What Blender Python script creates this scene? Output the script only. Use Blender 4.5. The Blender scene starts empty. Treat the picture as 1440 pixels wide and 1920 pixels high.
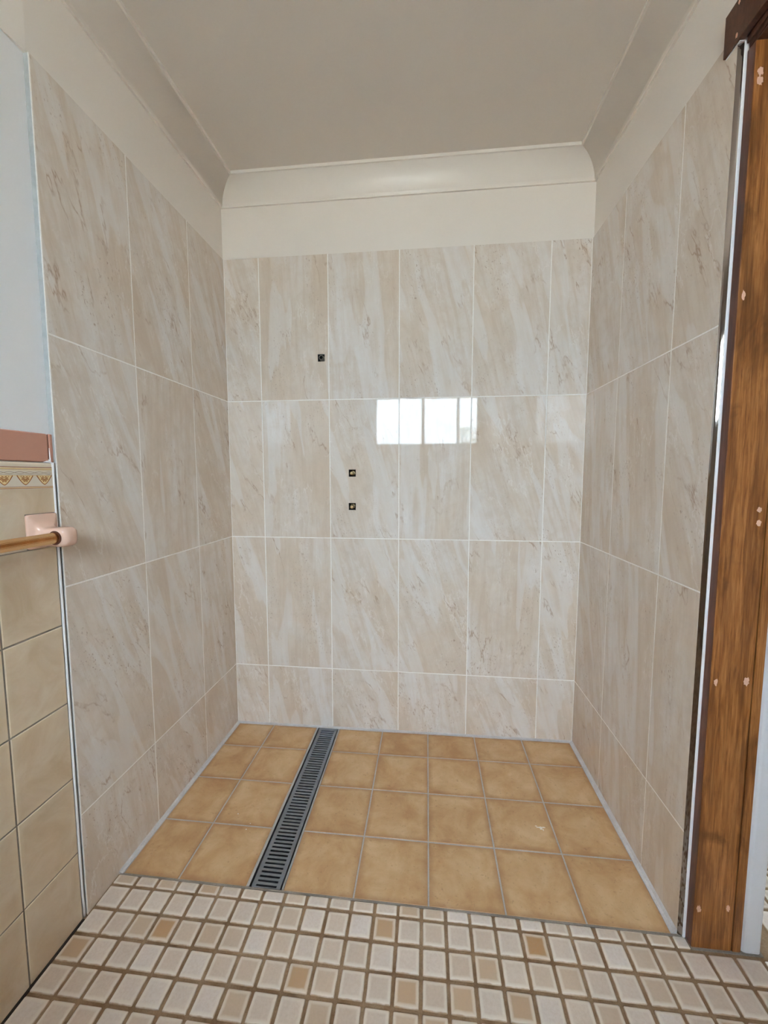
import bpy, math, random
from mathutils import Vector, Matrix

random.seed(7)
SC = bpy.context.scene
COL = SC.collection

# ------------------------------------------------------------------ camera
cam_data = bpy.data.cameras.new('camera')
cam = bpy.data.objects.new('camera', cam_data)
COL.objects.link(cam)
F_PX = 755.94                                   # focal length for a 1440 x 1920 frame
cam_data.sensor_fit = 'VERTICAL'
cam_data.sensor_height = 24.0
cam_data.lens = F_PX / 1920.0 * 24.0
cam_data.clip_start = 0.01
cam.location = (0.8797, -1.7391, 1.1462)
PITCH, YAW = -0.0858, 0.1056
cam.matrix_world = (Matrix.Translation(cam.location)
                    @ Matrix.Rotation(YAW, 4, 'Z') @ Matrix.Rotation(PITCH, 4, 'X')
                    @ Matrix.Rotation(math.pi / 2, 4, 'X'))
SC.camera = cam

# ------------------------------------------------------------------ sky and exposure
SC.view_settings.view_transform = 'Standard'
SC.view_settings.look = 'None'
SC.view_settings.gamma = 1.0
SC.view_settings.use_curve_mapping = False
SC.view_settings.exposure = 0.74
SC.cycles.use_denoising = True
SC.cycles.max_bounces = 16
SC.cycles.diffuse_bounces = 12
SC.cycles.glossy_bounces = 8
SC.cycles.transparent_max_bounces = 16
SC.cycles.caustics_reflective = False
SC.cycles.caustics_refractive = False

SKY_STRENGTH = 40.0
world = bpy.data.worlds.new('sky')
SC.world = world
world.use_nodes = True
wn = world.node_tree
wn.nodes.clear()
w_out = wn.nodes.new('ShaderNodeOutputWorld')
w_bg = wn.nodes.new('ShaderNodeBackground')
w_tc = wn.nodes.new('ShaderNodeTexCoord')
w_sep = wn.nodes.new('ShaderNodeSeparateXYZ')
w_ramp = wn.nodes.new('ShaderNodeValToRGB')
# bright overcast: the zenith about three times as bright as the horizon
w_ramp.color_ramp.elements[0].position = 0.0
w_ramp.color_ramp.elements[0].color = (0.285, 0.337, 0.385, 1)
w_ramp.color_ramp.elements[1].position = 1.0
w_ramp.color_ramp.elements[1].color = (0.82, 0.95, 1.11, 1)
wn.links.new(w_tc.outputs['Generated'], w_sep.inputs[0])
wn.links.new(w_sep.outputs['Z'], w_ramp.inputs['Fac'])
wn.links.new(w_ramp.outputs['Color'], w_bg.inputs['Color'])
w_bg.inputs['Strength'].default_value = SKY_STRENGTH
wn.links.new(w_bg.outputs[0], w_out.inputs[0])

# hazy sun from the far side of the house: lights the paving outside, does not enter the room
sun_d = bpy.data.lights.new('sun', 'SUN')
sun_d.energy = 34.0
sun_d.angle = math.radians(2.0)
sun_d.color = (1.0, 0.95, 0.88)
sun = bpy.data.objects.new('sun', sun_d)
sun.rotation_euler = (0, math.radians(-42), 0)
sun.location = (0, 0, 8)
COL.objects.link(sun)


def portal(name, loc, rot, sx, sy):
    """Tells the renderer where the daylight enters; gives off no light of its own."""
    d = bpy.data.lights.new(name, 'AREA')
    d.shape = 'RECTANGLE'
    d.size, d.size_y = sx, sy
    d.cycles.is_portal = True
    o = bpy.data.objects.new(name, d)
    o.location, o.rotation_euler = loc, rot
    COL.objects.link(o)


# room window: x 0.25..1.48, z 1.50..2.09 in the wall at y = -3
WX0, WX1, WZ0, WZ1, WY = 0.25, 1.48, 1.50, 2.09, -3.0
portal('room_window_portal', ((WX0 + WX1) / 2, WY - 0.09, (WZ0 + WZ1) / 2),
       (math.pi / 2, 0, math.pi), WX1 - WX0, WZ1 - WZ0)
# next room's window, in its wall at y = +2.8
portal('next_room_window_portal', (2.55, 2.90, 1.45), (math.pi / 2, 0, 0), 1.3, 1.1)


# ------------------------------------------------------------------ materials
def srgb(r, g, b):
    def f(c):
        c /= 255.0
        return c / 12.92 if c <= 0.04045 else ((c + 0.055) / 1.055) ** 2.4
    return (f(r), f(g), f(b), 1.0)


class NT:
    """small helper round a material's node tree"""
    def __init__(self, name):
        self.m = bpy.data.materials.new(name)
        self.m.use_nodes = True
        self.t = self.m.node_tree
        self.b = self.t.nodes['Principled BSDF']
        self.out = self.t.nodes['Material Output']

    def n(self, kind, **kw):
        x = self.t.nodes.new(kind)
        for k, v in kw.items():
            if k.startswith('i_'):
                x.inputs[k[2:].replace('_', ' ')].default_value = v
            else:
                setattr(x, k, v)
        return x

    def l(self, a, b):
        self.t.links.new(a, b)

    def ramp(self, src, stops, interp='LINEAR'):
        r = self.n('ShaderNodeValToRGB')
        r.color_ramp.interpolation = interp
        e = r.color_ramp.elements
        while len(e) < len(stops):
            e.new(0.5)
        for i, (p, c) in enumerate(stops):
            e[i].position = p
            e[i].color = c if len(c) == 4 else (*c, 1)
        self.l(src, r.inputs['Fac'])
        return r.outputs['Color']

    def mix(self, fac, a, b, mode='MIX'):
        x = self.n('ShaderNodeMix', data_type='RGBA', blend_type=mode)
        if hasattr(fac, 'links') or hasattr(fac, 'is_output'):
            self.l(fac, x.inputs[0])
        else:
            x.inputs[0].default_value = fac
        for s, i in ((a, 6), (b, 7)):
            if hasattr(s, 'is_output'):
                self.l(s, x.inputs[i])
            else:
                x.inputs[i].default_value = s
        return x.outputs[2]

    def math(self, op, a, b=None, clamp=False):
        x = self.n('ShaderNodeMath', operation=op, use_clamp=clamp)
        for s, i in ((a, 0), (b, 1)):
            if s is None:
                continue
            if hasattr(s, 'is_output'):
                self.l(s, x.inputs[i])
            else:
                x.inputs[i].default_value = s
        return x.outputs[0]

    def coords(self, scale=(1, 1, 1), rot=(0, 0, 0), rnd=0.0):
        tc = self.n('ShaderNodeTexCoord')
        src = tc.outputs['Object']
        if rnd:
            oi = self.n('ShaderNodeObjectInfo')
            v = self.n('ShaderNodeVectorMath', operation='SCALE')
            v.inputs[0].default_value = (3.1 * rnd, 1.7 * rnd, 5.3 * rnd)
            self.l(oi.outputs['Random'], v.inputs['Scale'])
            a = self.n('ShaderNodeVectorMath', operation='ADD')
            self.l(src, a.inputs[0])
            self.l(v.outputs[0], a.inputs[1])
            src = a.outputs[0]
        if any(rot):                             # turn first, stretch afterwards
            q = self.n('ShaderNodeMapping')
            q.inputs['Rotation'].default_value = rot
            if rnd:                              # each piece leans a little differently
                lean = self.math('ADD', self.math('MULTIPLY', self.rand(), 0.42), rot[1] - 0.30)
                cv = self.n('ShaderNodeCombineXYZ')
                self.l(lean, cv.inputs[1])
                self.l(cv.outputs[0], q.inputs['Rotation'])
            self.l(src, q.inputs['Vector'])
            src = q.outputs[0]
        m = self.n('ShaderNodeMapping')
        m.inputs['Scale'].default_value = scale
        self.l(src, m.inputs['Vector'])
        return m.outputs[0]

    def noise(self, vec, scale, detail=4, rough=0.5, dist=0.0):
        x = self.n('ShaderNodeTexNoise')
        x.inputs['Scale'].default_value = scale
        x.inputs['Detail'].default_value = detail
        x.inputs['Roughness'].default_value = rough
        x.inputs['Distortion'].default_value = dist
        self.l(vec, x.inputs['Vector'])
        return x.outputs['Fac']

    def rand(self):
        return self.n('ShaderNodeObjectInfo').outputs['Random']

    def bump(self, h, strength=0.2, dist=0.002):
        x = self.n('ShaderNodeBump')
        x.inputs['Strength'].default_value = strength
        x.inputs['Distance'].default_value = dist
        self.l(h, x.inputs['Height'])
        self.l(x.outputs[0], self.b.inputs['Normal'])

    def fin(self, color, rough=0.5, metal=0.0, spec=0.5):
        if hasattr(color, 'is_output'):
            self.l(color, self.b.inputs['Base Color'])
        else:
            self.b.inputs['Base Color'].default_value = color
        if hasattr(rough, 'is_output'):
            self.l(rough, self.b.inputs['Roughness'])
        else:
            self.b.inputs['Roughness'].default_value = rough
        self.b.inputs['Metallic'].default_value = metal
        self.b.inputs['Specular IOR Level'].default_value = spec
        return self.m


def mat_plain(name, col, rough=0.5, metal=0.0, var=0.04, scale=12.0, spec=0.5):
    t = NT(name)
    n = t.noise(t.coords(), scale, 5, 0.6)
    lo = tuple(c * (1 - var) for c in col[:3]) + (1,)
    hi = tuple(min(1, c * (1 + var)) for c in col[:3]) + (1,)
    return t.fin(t.ramp(n, [(0.3, lo), (0.7, hi)]), rough, metal, spec)


def mat_marble():
    t = NT('polished_marble_look_porcelain')
    v = t.coords((1, 1, 0.40), (0, math.radians(20), 0), 1.0)
    vv = t.coords((1, 1, 1), (0, 0, 0), 1.0)
    vs = t.coords((1, 1, 0.09), (0, math.radians(15), 0), 1.0)
    base = t.noise(v, 5.5, 5, 0.58, 0.6)
    streak = t.noise(vs, 46.0, 5, 0.68, 0.3)
    cloud = t.noise(vv, 20.0, 6, 0.70, 0.3)
    c = t.ramp(base, [(0.30, srgb(213, 198, 181)), (0.44, srgb(220, 208, 194)),
                      (0.55, srgb(223, 215, 206)), (0.68, srgb(227, 222, 217))])
    c = t.mix(t.ramp(streak, [(0.36, (0.42,) * 3), (0.56, (0, 0, 0))]), c, srgb(203, 185, 165))
    c = t.mix(t.ramp(cloud, [(0.34, (0.40,) * 3), (0.56, (0, 0, 0))]), c, srgb(205, 190, 174))
    # pale, sharp-edged shards lying on a slant
    v2 = t.coords((1, 1, 0.16), (0, math.radians(18), 0), 1.7)
    sh = t.noise(v2, 11.0, 2, 0.45, 0.25)
    shard = t.ramp(sh, [(0.555, (0, 0, 0)), (0.568, (0.36,) * 3), (0.64, (0.52,) * 3), (0.70, (0.1,) * 3)])
    c = t.mix(shard, c, srgb(231, 229, 227))
    # fine brown veins, only here and there
    v3 = t.coords((1, 1, 0.26), (0, math.radians(24), 0), 2.3)
    vn = t.noise(v3, 9.0, 5, 0.55, 0.15)
    rid = t.math('ABSOLUTE', t.math('SUBTRACT', vn, 0.5))
    vein = t.ramp(rid, [(0.0, (1, 1, 1)), (0.004, (0.6,) * 3), (0.012, (0, 0, 0))])
    gate = t.ramp(t.noise(vv, 7.0, 4, 0.65), [(0.50, (0, 0, 0)), (0.64, (0.75,) * 3)])
    c = t.mix(t.math('MULTIPLY', vein, gate), c, srgb(168, 138, 112))
    # hair-thin white veins
    v4 = t.coords((1, 1, 0.30), (0, math.radians(14), 0), 3.1)
    vn2 = t.noise(v4, 11.0, 6, 0.6, 0.2)
    rid2 = t.math('ABSOLUTE', t.math('SUBTRACT', vn2, 0.47))
    vein2 = t.ramp(rid2, [(0.0, (0.7,) * 3), (0.010, (0, 0, 0))])
    gate2 = t.ramp(t.noise(vv, 4.0, 2, 0.5, 0.4), [(0.46, (0, 0, 0)), (0.60, (0.7,) * 3)])
    c = t.mix(t.math('MULTIPLY', vein2, gate2), c, srgb(242, 238, 234))
    # little pits, gathered in trails
    pit = t.noise(t.coords((1, 1, 0.5), (0, 0.4, 0), 1.3), 190, 2, 0.6)
    pitm = t.ramp(pit, [(0.62, (0, 0, 0)), (0.70, (1, 1, 1))])
    gate3 = t.ramp(t.noise(v, 11.0, 4, 0.6), [(0.50, (0, 0, 0)), (0.64, (0.7,) * 3)])
    c = t.mix(t.math('MULTIPLY', pitm, gate3), c, srgb(158, 132, 112))
    t.b.inputs['IOR'].default_value = 1.5
    return t.fin(c, 0.03, 0, 0.32)


def mat_sandstone():
    t = NT('sandstone_look_floor_tile')
    v = t.coords(rnd=1.0)
    n1 = t.noise(v, 9, 6, 0.65, 0.4)
    c = t.ramp(n1, [(0.30, srgb(184, 142, 98)), (0.48, srgb(200, 163, 118)), (0.68, srgb(214, 182, 140))])
    n2 = t.noise(v, 95, 4, 0.7)
    c = t.mix(t.ramp(n2, [(0.60, (0, 0, 0)), (0.72, (0.55,) * 3)]), c, srgb(150, 112, 78))
    # printed darker rim with a ragged inner edge: distance to the tile edge, in the tile's own frame
    tc = t.n('ShaderNodeTexCoord')
    sp = t.n('ShaderNodeSeparateXYZ')
    t.l(tc.outputs['Generated'], sp.inputs[0])
    ex = t.math('SUBTRACT', 0.5, t.math('ABSOLUTE', t.math('SUBTRACT', sp.outputs[0], 0.5)))
    ey = t.math('SUBTRACT', 0.5, t.math('ABSOLUTE', t.math('SUBTRACT', sp.outputs[1], 0.5)))
    e = t.math('MINIMUM', ex, ey)
    e = t.math('ADD', e, t.math('MULTIPLY', t.math('SUBTRACT', t.noise(v, 22, 4, 0.6), 0.5), 0.16))
    c = t.mix(t.ramp(e, [(0.0, (0.55,) * 3), (0.09, (0, 0, 0))]), c, srgb(160, 118, 80))
    t.bump(n2, 0.15, 0.001)
    return t.fin(c, 0.42, 0, 0.4)


def mat_mosaic():
    t = NT('glazed_mosaic')
    r = t.rand()
    wn_ = t.n('ShaderNodeTexWhiteNoise', noise_dimensions='1D')
    t.l(r, wn_.inputs['W'])
    r2 = wn_.outputs['Value']
    c = t.ramp(r2, [(0.0, srgb(212, 194, 176)), (0.14, srgb(222, 208, 196)), (0.3, srgb(224, 213, 205)),
                    (0.44, srgb(208, 190, 172)), (0.56, srgb(220, 206, 194)), (0.68, srgb(202, 180, 156)),
                    (0.78, srgb(222, 211, 203)), (0.90, srgb(206, 184, 160)), (0.97, srgb(196, 166, 134)), (0.998, srgb(184, 140, 88))])
    v = t.coords(rnd=2.0)
    n = t.noise(v, 160, 3, 0.7)
    c = t.mix(t.ramp(n, [(0.35, (0.22,) * 3), (0.6, (0, 0, 0))]), c, srgb(184, 160, 138))
    tc = t.n('ShaderNodeTexCoord')
    sp = t.n('ShaderNodeSeparateXYZ')
    t.l(tc.outputs['Generated'], sp.inputs[0])
    ex = t.math('SUBTRACT', 0.5, t.math('ABSOLUTE', t.math('SUBTRACT', sp.outputs[0], 0.5)))
    ey = t.math('SUBTRACT', 0.5, t.math('ABSOLUTE', t.math('SUBTRACT', sp.outputs[1], 0.5)))
    e = t.math('MINIMUM', ex, ey)
    e = t.math('ADD', e, t.math('MULTIPLY', t.math('SUBTRACT', t.noise(v, 60, 3), 0.5), 0.06))
    rim = t.ramp(e, [(0.04, (0.75,) * 3), (0.10, (0.65,) * 3), (0.18, (0, 0, 0))])
    c = t.mix(rim, c, srgb(232, 222, 208))
    foot = t.ramp(e, [(0.0, (0.9,) * 3), (0.035, (0, 0, 0))])
    c = t.mix(foot, c, srgb(168, 136, 102))
    t.bump(n, 0.2, 0.0006)
    return t.fin(c, 0.38)


def mat_grout(name, lo, hi, rough=0.9):
    t = NT(name)
    v = t.coords()
    n = t.noise(v, 14, 5, 0.65)
    n2 = t.noise(v, 260, 3, 0.7)
    c = t.ramp(n, [(0.32, lo), (0.66, hi)])
    c = t.mix(t.ramp(n2, [(0.3, (0.35,) * 3), (0.6, (0, 0, 0))]), c, tuple(x * 0.7 for x in lo[:3]) + (1,))
    t.bump(n2, 0.5, 0.001)
    return t.fin(c, rough, 0, 0.2)


def mat_old_tile():
    t = NT('old_beige_ceramic')
    v = t.coords(rnd=1.0)
    n = t.noise(v, 10, 5, 0.6, 0.8)
    c = t.ramp(n, [(0.30, srgb(204, 182, 152)), (0.50, srgb(214, 195, 168)), (0.70, srgb(222, 207, 184))])
    tc = t.n('ShaderNodeTexCoord')
    sp = t.n('ShaderNodeSeparateXYZ')
    t.l(tc.outputs['Generated'], sp.inputs[0])
    ex = t.math('SUBTRACT', 0.5, t.math('ABSOLUTE', t.math('SUBTRACT', sp.outputs[0], 0.5)))
    ez = t.math('SUBTRACT', 0.5, t.math('ABSOLUTE', t.math('SUBTRACT', sp.outputs[2], 0.5)))
    e = t.math('MINIMUM', ex, ez)
    c = t.mix(t.ramp(e, [(0.0, (0.55,) * 3), (0.09, (0, 0, 0))]), c, srgb(226, 212, 184))
    return t.fin(c, 0.16)


def mat_wood(name, dark, mid, light, rough=0.3, blotch=0.6, zfreq=0.045):
    t = NT(name)
    v = t.coords((1, 1, zfreq))
    g = t.noise(v, 230, 6, 0.68, 0.4)
    g2 = t.noise(t.coords((1, 1, zfreq * 1.6)), 55, 4, 0.6, 0.8)
    c = t.ramp(g, [(0.30, dark), (0.47, mid), (0.70, light)])
    c = t.mix(t.ramp(g2, [(0.36, (0.75,) * 3), (0.56, (0, 0, 0))]), c, dark)
    b = t.noise(t.coords((1, 1, 0.55)), 9, 4, 0.6, 0.8)
    c = t.mix(t.ramp(b, [(0.55, (0, 0, 0)), (0.68, (blotch,) * 3)]), c, tuple(x * 0.6 for x in dark[:3]) + (1,))
    t.bump(g, 0.08, 0.001)
    return t.fin(c, rough)


M = {}
M['marble'] = mat_marble()
M['sandstone'] = mat_sandstone()
M['mosaic'] = mat_mosaic()
M['white_grout'] = mat_grout('white_grout', srgb(246, 243, 238), srgb(252, 250, 247))
M['grey_grout'] = mat_grout('grey_grout', srgb(178, 173, 168), srgb(198, 195, 191))
M['dusty_sealant'] = mat_grout('dusty_sealant', srgb(196, 194, 194), srgb(216, 215, 216))
M['brown_grout'] = mat_grout('brown_grout', srgb(126, 98, 72), srgb(170, 146, 118))
M['mortar'] = mat_grout('mortar', srgb(128, 120, 110), srgb(160, 152, 142))
M['dark_joint'] = mat_grout('dark_joint', srgb(52, 44, 40), srgb(80, 70, 62))
M['plaster'] = mat_plain('painted_plaster', srgb(229, 223, 215), 0.55, 0, 0.012, 5)
M['ceiling'] = mat_plain('ceiling_paint', srgb(216, 209, 200), 0.7, 0, 0.01, 4)
M['cornice'] = mat_plain('cornice_paint', srgb(229, 223, 215), 0.35, 0, 0.01, 4)
M['next_room'] = mat_plain('next_room_paint', srgb(196, 190, 180), 0.6, 0, 0.015, 5)
M['old_plaster'] = mat_plain('old_wall_paint', srgb(236, 238, 240), 0.45, 0, 0.012, 6)
M['old_tile'] = mat_old_tile()
M['dado'] = mat_plain('terracotta_glaze', srgb(198, 146, 126), 0.12, 0, 0.05, 9)
M['cream_glaze'] = mat_plain('cream_glaze', srgb(234, 220, 198), 0.15, 0, 0.04, 20)
M['pink_glaze'] = mat_plain('pink_glaze', srgb(228, 192, 172), 0.10, 0, 0.04, 12)
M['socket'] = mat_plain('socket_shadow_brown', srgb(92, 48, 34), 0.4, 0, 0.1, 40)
M['gold'] = mat_plain('brushed_gold', srgb(216, 176, 132), 0.16, 1.0, 0.06, 60)
M['print_brown'] = mat_plain('print_brown', srgb(160, 92, 40), 0.2, 0, 0.08, 60)
M['print_gold'] = mat_plain('print_gold', srgb(236, 210, 156), 0.2, 0, 0.06, 60)
M['print_grey'] = mat_plain('print_grey', srgb(176, 156, 134), 0.2, 0, 0.06, 60)
M['print_cream'] = mat_plain('print_cream', srgb(224, 212, 194), 0.15, 0, 0.02, 30)
M['caulk'] = mat_plain('white_caulk', srgb(238, 238, 240), 0.35, 0, 0.02, 60)
M['tile_edge'] = mat_plain('tile_edge_clay', srgb(172, 175, 174), 0.6, 0, 0.12, 50)
M['chrome'] = mat_plain('polished_chrome', srgb(152, 143, 136), 0.05, 1.0, 0.02, 20)
M['steel'] = mat_plain('brushed_steel', srgb(150, 159, 170), 0.36, 1.0, 0.07, 40)
M['steel_bright'] = mat_plain('steel_rim', srgb(206, 209, 212), 0.3, 1.0, 0.05, 40)
M['black'] = mat_plain('channel_black', srgb(9, 10, 12), 0.8, 0, 0.1, 20, 0.2)
M['cavity'] = mat_plain('cavity_dark', srgb(34, 31, 30), 0.8, 0, 0.2, 30)
M['brass'] = mat_plain('brass', srgb(206, 184, 142), 0.26, 0.6, 0.08, 60)
M['grey_pipe'] = mat_plain('dull_copper_pipe', srgb(164, 156, 146), 0.4, 0.25, 0.08, 60)
M['pine'] = mat_wood('stained_pine', srgb(104, 58, 26), srgb(156, 98, 50), srgb(188, 130, 76), 0.30)
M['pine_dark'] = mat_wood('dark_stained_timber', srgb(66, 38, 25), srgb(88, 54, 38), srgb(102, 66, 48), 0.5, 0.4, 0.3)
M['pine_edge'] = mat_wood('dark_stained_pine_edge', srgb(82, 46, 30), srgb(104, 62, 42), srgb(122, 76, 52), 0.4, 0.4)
M['putty'] = mat_plain('putty', srgb(222, 178, 154), 0.8, 0, 0.10, 90)
M['white_gloss'] = mat_plain('white_gloss_paint', srgb(222, 222, 226), 0.3, 0, 0.02, 20)
M['window_frame'] = mat_plain('white_aluminium', srgb(214, 210, 204), 0.4, 0, 0.02, 20)
M['outdoor_ground'] = mat_plain('outdoor_paving', srgb(172, 166, 158), 0.9, 0, 0.15, 1.5)
M['smear'] = mat_plain('plaster_dust', srgb(232, 226, 218), 0.9, 0, 0.05, 60)
M['leaf'] = mat_plain('leaf_green', srgb(92, 104, 62), 0.5, 0, 0.3, 40)
M['bark'] = mat_plain('bark_brown', srgb(96, 78, 60), 0.9, 0, 0.2, 40)


def mat_glass():
    t = NT('window_glass')
    t.t.nodes.remove(t.b)
    tr = t.n('ShaderNodeBsdfTransparent')
    tr.inputs['Color'].default_value = (0.97, 0.985, 0.98, 1)
    gl = t.n('ShaderNodeBsdfGlossy')
    gl.inputs['Roughness'].default_value = 0.02
    fr = t.n('ShaderNodeFresnel')
    fr.inputs['IOR'].default_value = 1.45
    mx = t.n('ShaderNodeMixShader')
    t.l(fr.outputs[0], mx.inputs[0])
    t.l(tr.outputs[0], mx.inputs[1])
    t.l(gl.outputs[0], mx.inputs[2])
    t.l(mx.outputs[0], t.out.inputs['Surface'])
    return t.m


M['glass'] = mat_glass()


# ------------------------------------------------------------------ mesh helpers
class MB:
    """collects polygons; build() links them as one mesh object"""
    def __init__(self):
        self.v, self.f, self.mi, self.sm = [], [], [], []

    def poly(self, pts, mi=0, smooth=False):
        k = len(self.v)
        self.v += [tuple(p) for p in pts]
        self.f.append(tuple(range(k, k + len(pts))))
        self.mi.append(mi)
        self.sm.append(smooth)

    def faces(self, verts, faces, mi=0, smooth=False):
        k = len(self.v)
        self.v += [tuple(p) for p in verts]
        for f in faces:
            self.f.append(tuple(k + i for i in f))
            self.mi.append(mi)
            self.sm.append(smooth)

    def box(self, x0, x1, y0, y1, z0, z1, mi=0):
        v = [(x0, y0, z0), (x1, y0, z0), (x1, y1, z0), (x0, y1, z0),
             (x0, y0, z1), (x1, y0, z1), (x1, y1, z1), (x0, y1, z1)]
        self.faces(v, [(0, 3, 2, 1), (4, 5, 6, 7), (0, 1, 5, 4), (1, 2, 6, 5), (2, 3, 7, 6), (3, 0, 4, 7)], mi)

    def bevel_box(self, x0, x1, y0, y1, z0, z1, b, mi=0):
        """box with all edges chamfered"""
        xs, ys, zs = (x0, x1), (y0, y1), (z0, z1)
        vid, verts = {}, []
        for i in (0, 1):
            for j in (0, 1):
                for k in (0, 1):
                    sx, sy, sz = (1, -1)[i], (1, -1)[j], (1, -1)[k]
                    for ax, d in (('x', (0, b, b)), ('y', (b, 0, b)), ('z', (b, b, 0))):
                        vid[(i, j, k, ax)] = len(verts)
                        verts.append((xs[i] + sx * d[0], ys[j] + sy * d[1], zs[k] + sz * d[2]))
        F = []
        quads = ((0, 0), (1, 0), (1, 1), (0, 1))
        for i in (0, 1):
            F.append([vid[(i, a, c, 'x')] for a, c in quads])
            F.append([vid[(a, i, c, 'y')] for a, c in quads])
            F.append([vid[(a, c, i, 'z')] for a, c in quads])
        for a in (0, 1):
            for c in (0, 1):
                F.append([vid[(0, a, c, 'y')], vid[(1, a, c, 'y')], vid[(1, a, c, 'z')], vid[(0, a, c, 'z')]])
                F.append([vid[(a, 0, c, 'x')], vid[(a, 1, c, 'x')], vid[(a, 1, c, 'z')], vid[(a, 0, c, 'z')]])
                F.append([vid[(a, c, 0, 'x')], vid[(a, c, 1, 'x')], vid[(a, c, 1, 'y')], vid[(a, c, 0, 'y')]])
                for k in (0, 1):
                    pass
        for i in (0, 1):
            for j in (0, 1):
                for k in (0, 1):
                    F.append([vid[(i, j, k, 'x')], vid[(i, j, k, 'y')], vid[(i, j, k, 'z')]])
        cx = Vector(((x0 + x1) / 2, (y0 + y1) / 2, (z0 + z1) / 2))
        out = []
        for f in F:
            p = [Vector(verts[q]) for q in f]
            n = (p[1] - p[0]).cross(p[2] - p[0])
            mid = sum(p, Vector()) / len(p)
            out.append(tuple(f) if n.dot(mid - cx) > 0 else tuple(reversed(f)))
        self.faces(verts, out, mi)

    def plate(self, a0, a1, c0, c1, d0, d1, holes=(), mi=0, hole_mi=None, axis='y'):
        """slab spanning a (x), c (z) with depth d0 (front) .. d1 (back) along y, with square holes"""
        hole_mi = mi if hole_mi is None else hole_mi
        xs = sorted({a0, a1, *[h[i] for h in holes for i in (0, 1)]})
        zs = sorted({c0, c1, *[h[i] for h in holes for i in (2, 3)]})

        def solid(i, j):
            if not (0 <= i < len(xs) - 1 and 0 <= j < len(zs) - 1):
                return False
            mx, mz = (xs[i] + xs[i + 1]) / 2, (zs[j] + zs[j + 1]) / 2
            return not any(h[0] < mx < h[1] and h[2] < mz < h[3] for h in holes)
        for i in range(len(xs) - 1):
            for j in range(len(zs) - 1):
                if not solid(i, j):
                    continue
                x0, x1, z0, z1 = xs[i], xs[i + 1], zs[j], zs[j + 1]
                self.poly([(x0, d0, z0), (x1, d0, z0), (x1, d0, z1), (x0, d0, z1)], mi)
                self.poly([(x0, d1, z0), (x0, d1, z1), (x1, d1, z1), (x1, d1, z0)], mi)
                for di, dj, pts in ((-1, 0, [(x0, d1, z0), (x0, d0, z0), (x0, d0, z1), (x0, d1, z1)]),
                                    (1, 0, [(x1, d0, z0), (x1, d1, z0), (x1, d1, z1), (x1, d0, z1)]),
                                    (0, -1, [(x0, d1, z0), (x1, d1, z0), (x1, d0, z0), (x0, d0, z0)]),
                                    (0, 1, [(x0, d0, z1), (x1, d0, z1), (x1, d1, z1), (x0, d1, z1)])):
                    if not solid(i + di, j + dj):
                        inner = 0 <= i + di < len(xs) - 1 and 0 <= j + dj < len(zs) - 1
                        self.poly(pts, hole_mi if inner else mi)

    def prism(self, prof, axis, a0, a1, mi=0, smooth=False, caps=True):
        """extrude a 2-D profile: axis 'z' -> (x,y), 'y' -> (x,z), 'x' -> (y,z)"""
        def P(p, a):
            return {'z': (p[0], p[1], a), 'y': (p[0], a, p[1]), 'x': (a, p[0], p[1])}[axis]
        n = len(prof)
        k = len(self.v)
        self.v += [P(p, a0) for p in prof] + [P(p, a1) for p in prof]
        for i in range(n):
            j = (i + 1) % n
            self.f.append((k + i, k + j, k + n + j, k + n + i))
            self.mi.append(mi)
            self.sm.append(smooth)
        if caps:
            self.f.append(tuple(k + i for i in reversed(range(n))))
            self.f.append(tuple(k + n + i for i in range(n)))
            self.mi += [mi, mi]
            self.sm += [False, False]

    def rings(self, rings, mi=0, smooth=True, cap0=True, cap1=True):
        """loft between closed rings with equal point counts"""
        k = len(self.v)
        n = len(rings[0])
        for r in rings:
            self.v += [tuple(p) for p in r]
        for a in range(len(rings) - 1):
            for i in range(n):
                j = (i + 1) % n
                self.f.append((k + a * n + i, k + a * n + j, k + (a + 1) * n + j, k + (a + 1) * n + i))
                self.mi.append(mi)
                self.sm.append(smooth)
        if cap0:
            self.f.append(tuple(k + i for i in reversed(range(n))))
            self.mi.append(mi)
            self.sm.append(False)
        if cap1:
            self.f.append(tuple(k + (len(rings) - 1) * n + i for i in range(n)))
            self.mi.append(mi)
            self.sm.append(False)

    def lathe(self, prof, c, axis='y', seg=24, mi=0, smooth=True, cap0=True, cap1=True):
        rs = []
        for r, a in prof:
            ring = []
            for i in range(seg):
                t = 2 * math.pi * i / seg
                p, q = r * math.cos(t), r * math.sin(t)
                ring.append({'y': (c[0] + p, c[1] + a, c[2] + q), 'z': (c[0] + p, c[1] + q, c[2] + a),
                             'x': (c[0] + a, c[1] + p, c[2] + q)}[axis])
            rs.append(ring)
        self.rings(rs, mi, smooth, cap0, cap1)

    def mesh(self, name, mats):
        me = bpy.data.meshes.new(name)
        me.from_pydata(self.v, [], self.f)
        for m in mats:
            me.materials.append(m)
        me.polygons.foreach_set('material_index', self.mi)
        me.polygons.foreach_set('use_smooth', self.sm)
        me.update()
        import bmesh
        bm = bmesh.new()
        bm.from_mesh(me)
        bmesh.ops.remove_doubles(bm, verts=bm.verts, dist=1e-6)
        bmesh.ops.recalc_face_normals(bm, faces=bm.faces)
        bm.to_mesh(me)
        bm.free()
        return me

    def build(self, name, mats, parent=None, loc=(0, 0, 0), rotz=0.0):
        if not isinstance(mats, (list, tuple)):
            mats = [mats]
        return link(name, self.mesh(name, mats), parent, loc, rotz)


def link(name, me, parent=None, loc=(0, 0, 0), rotz=0.0):
    o = bpy.data.objects.new(name, me)
    o.location = loc
    o.rotation_euler = (0, 0, rotz)
    if parent is not None:
        o.parent = parent
    COL.objects.link(o)
    return o


def struct(o):
    o['kind'] = 'structure'
    return o


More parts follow.
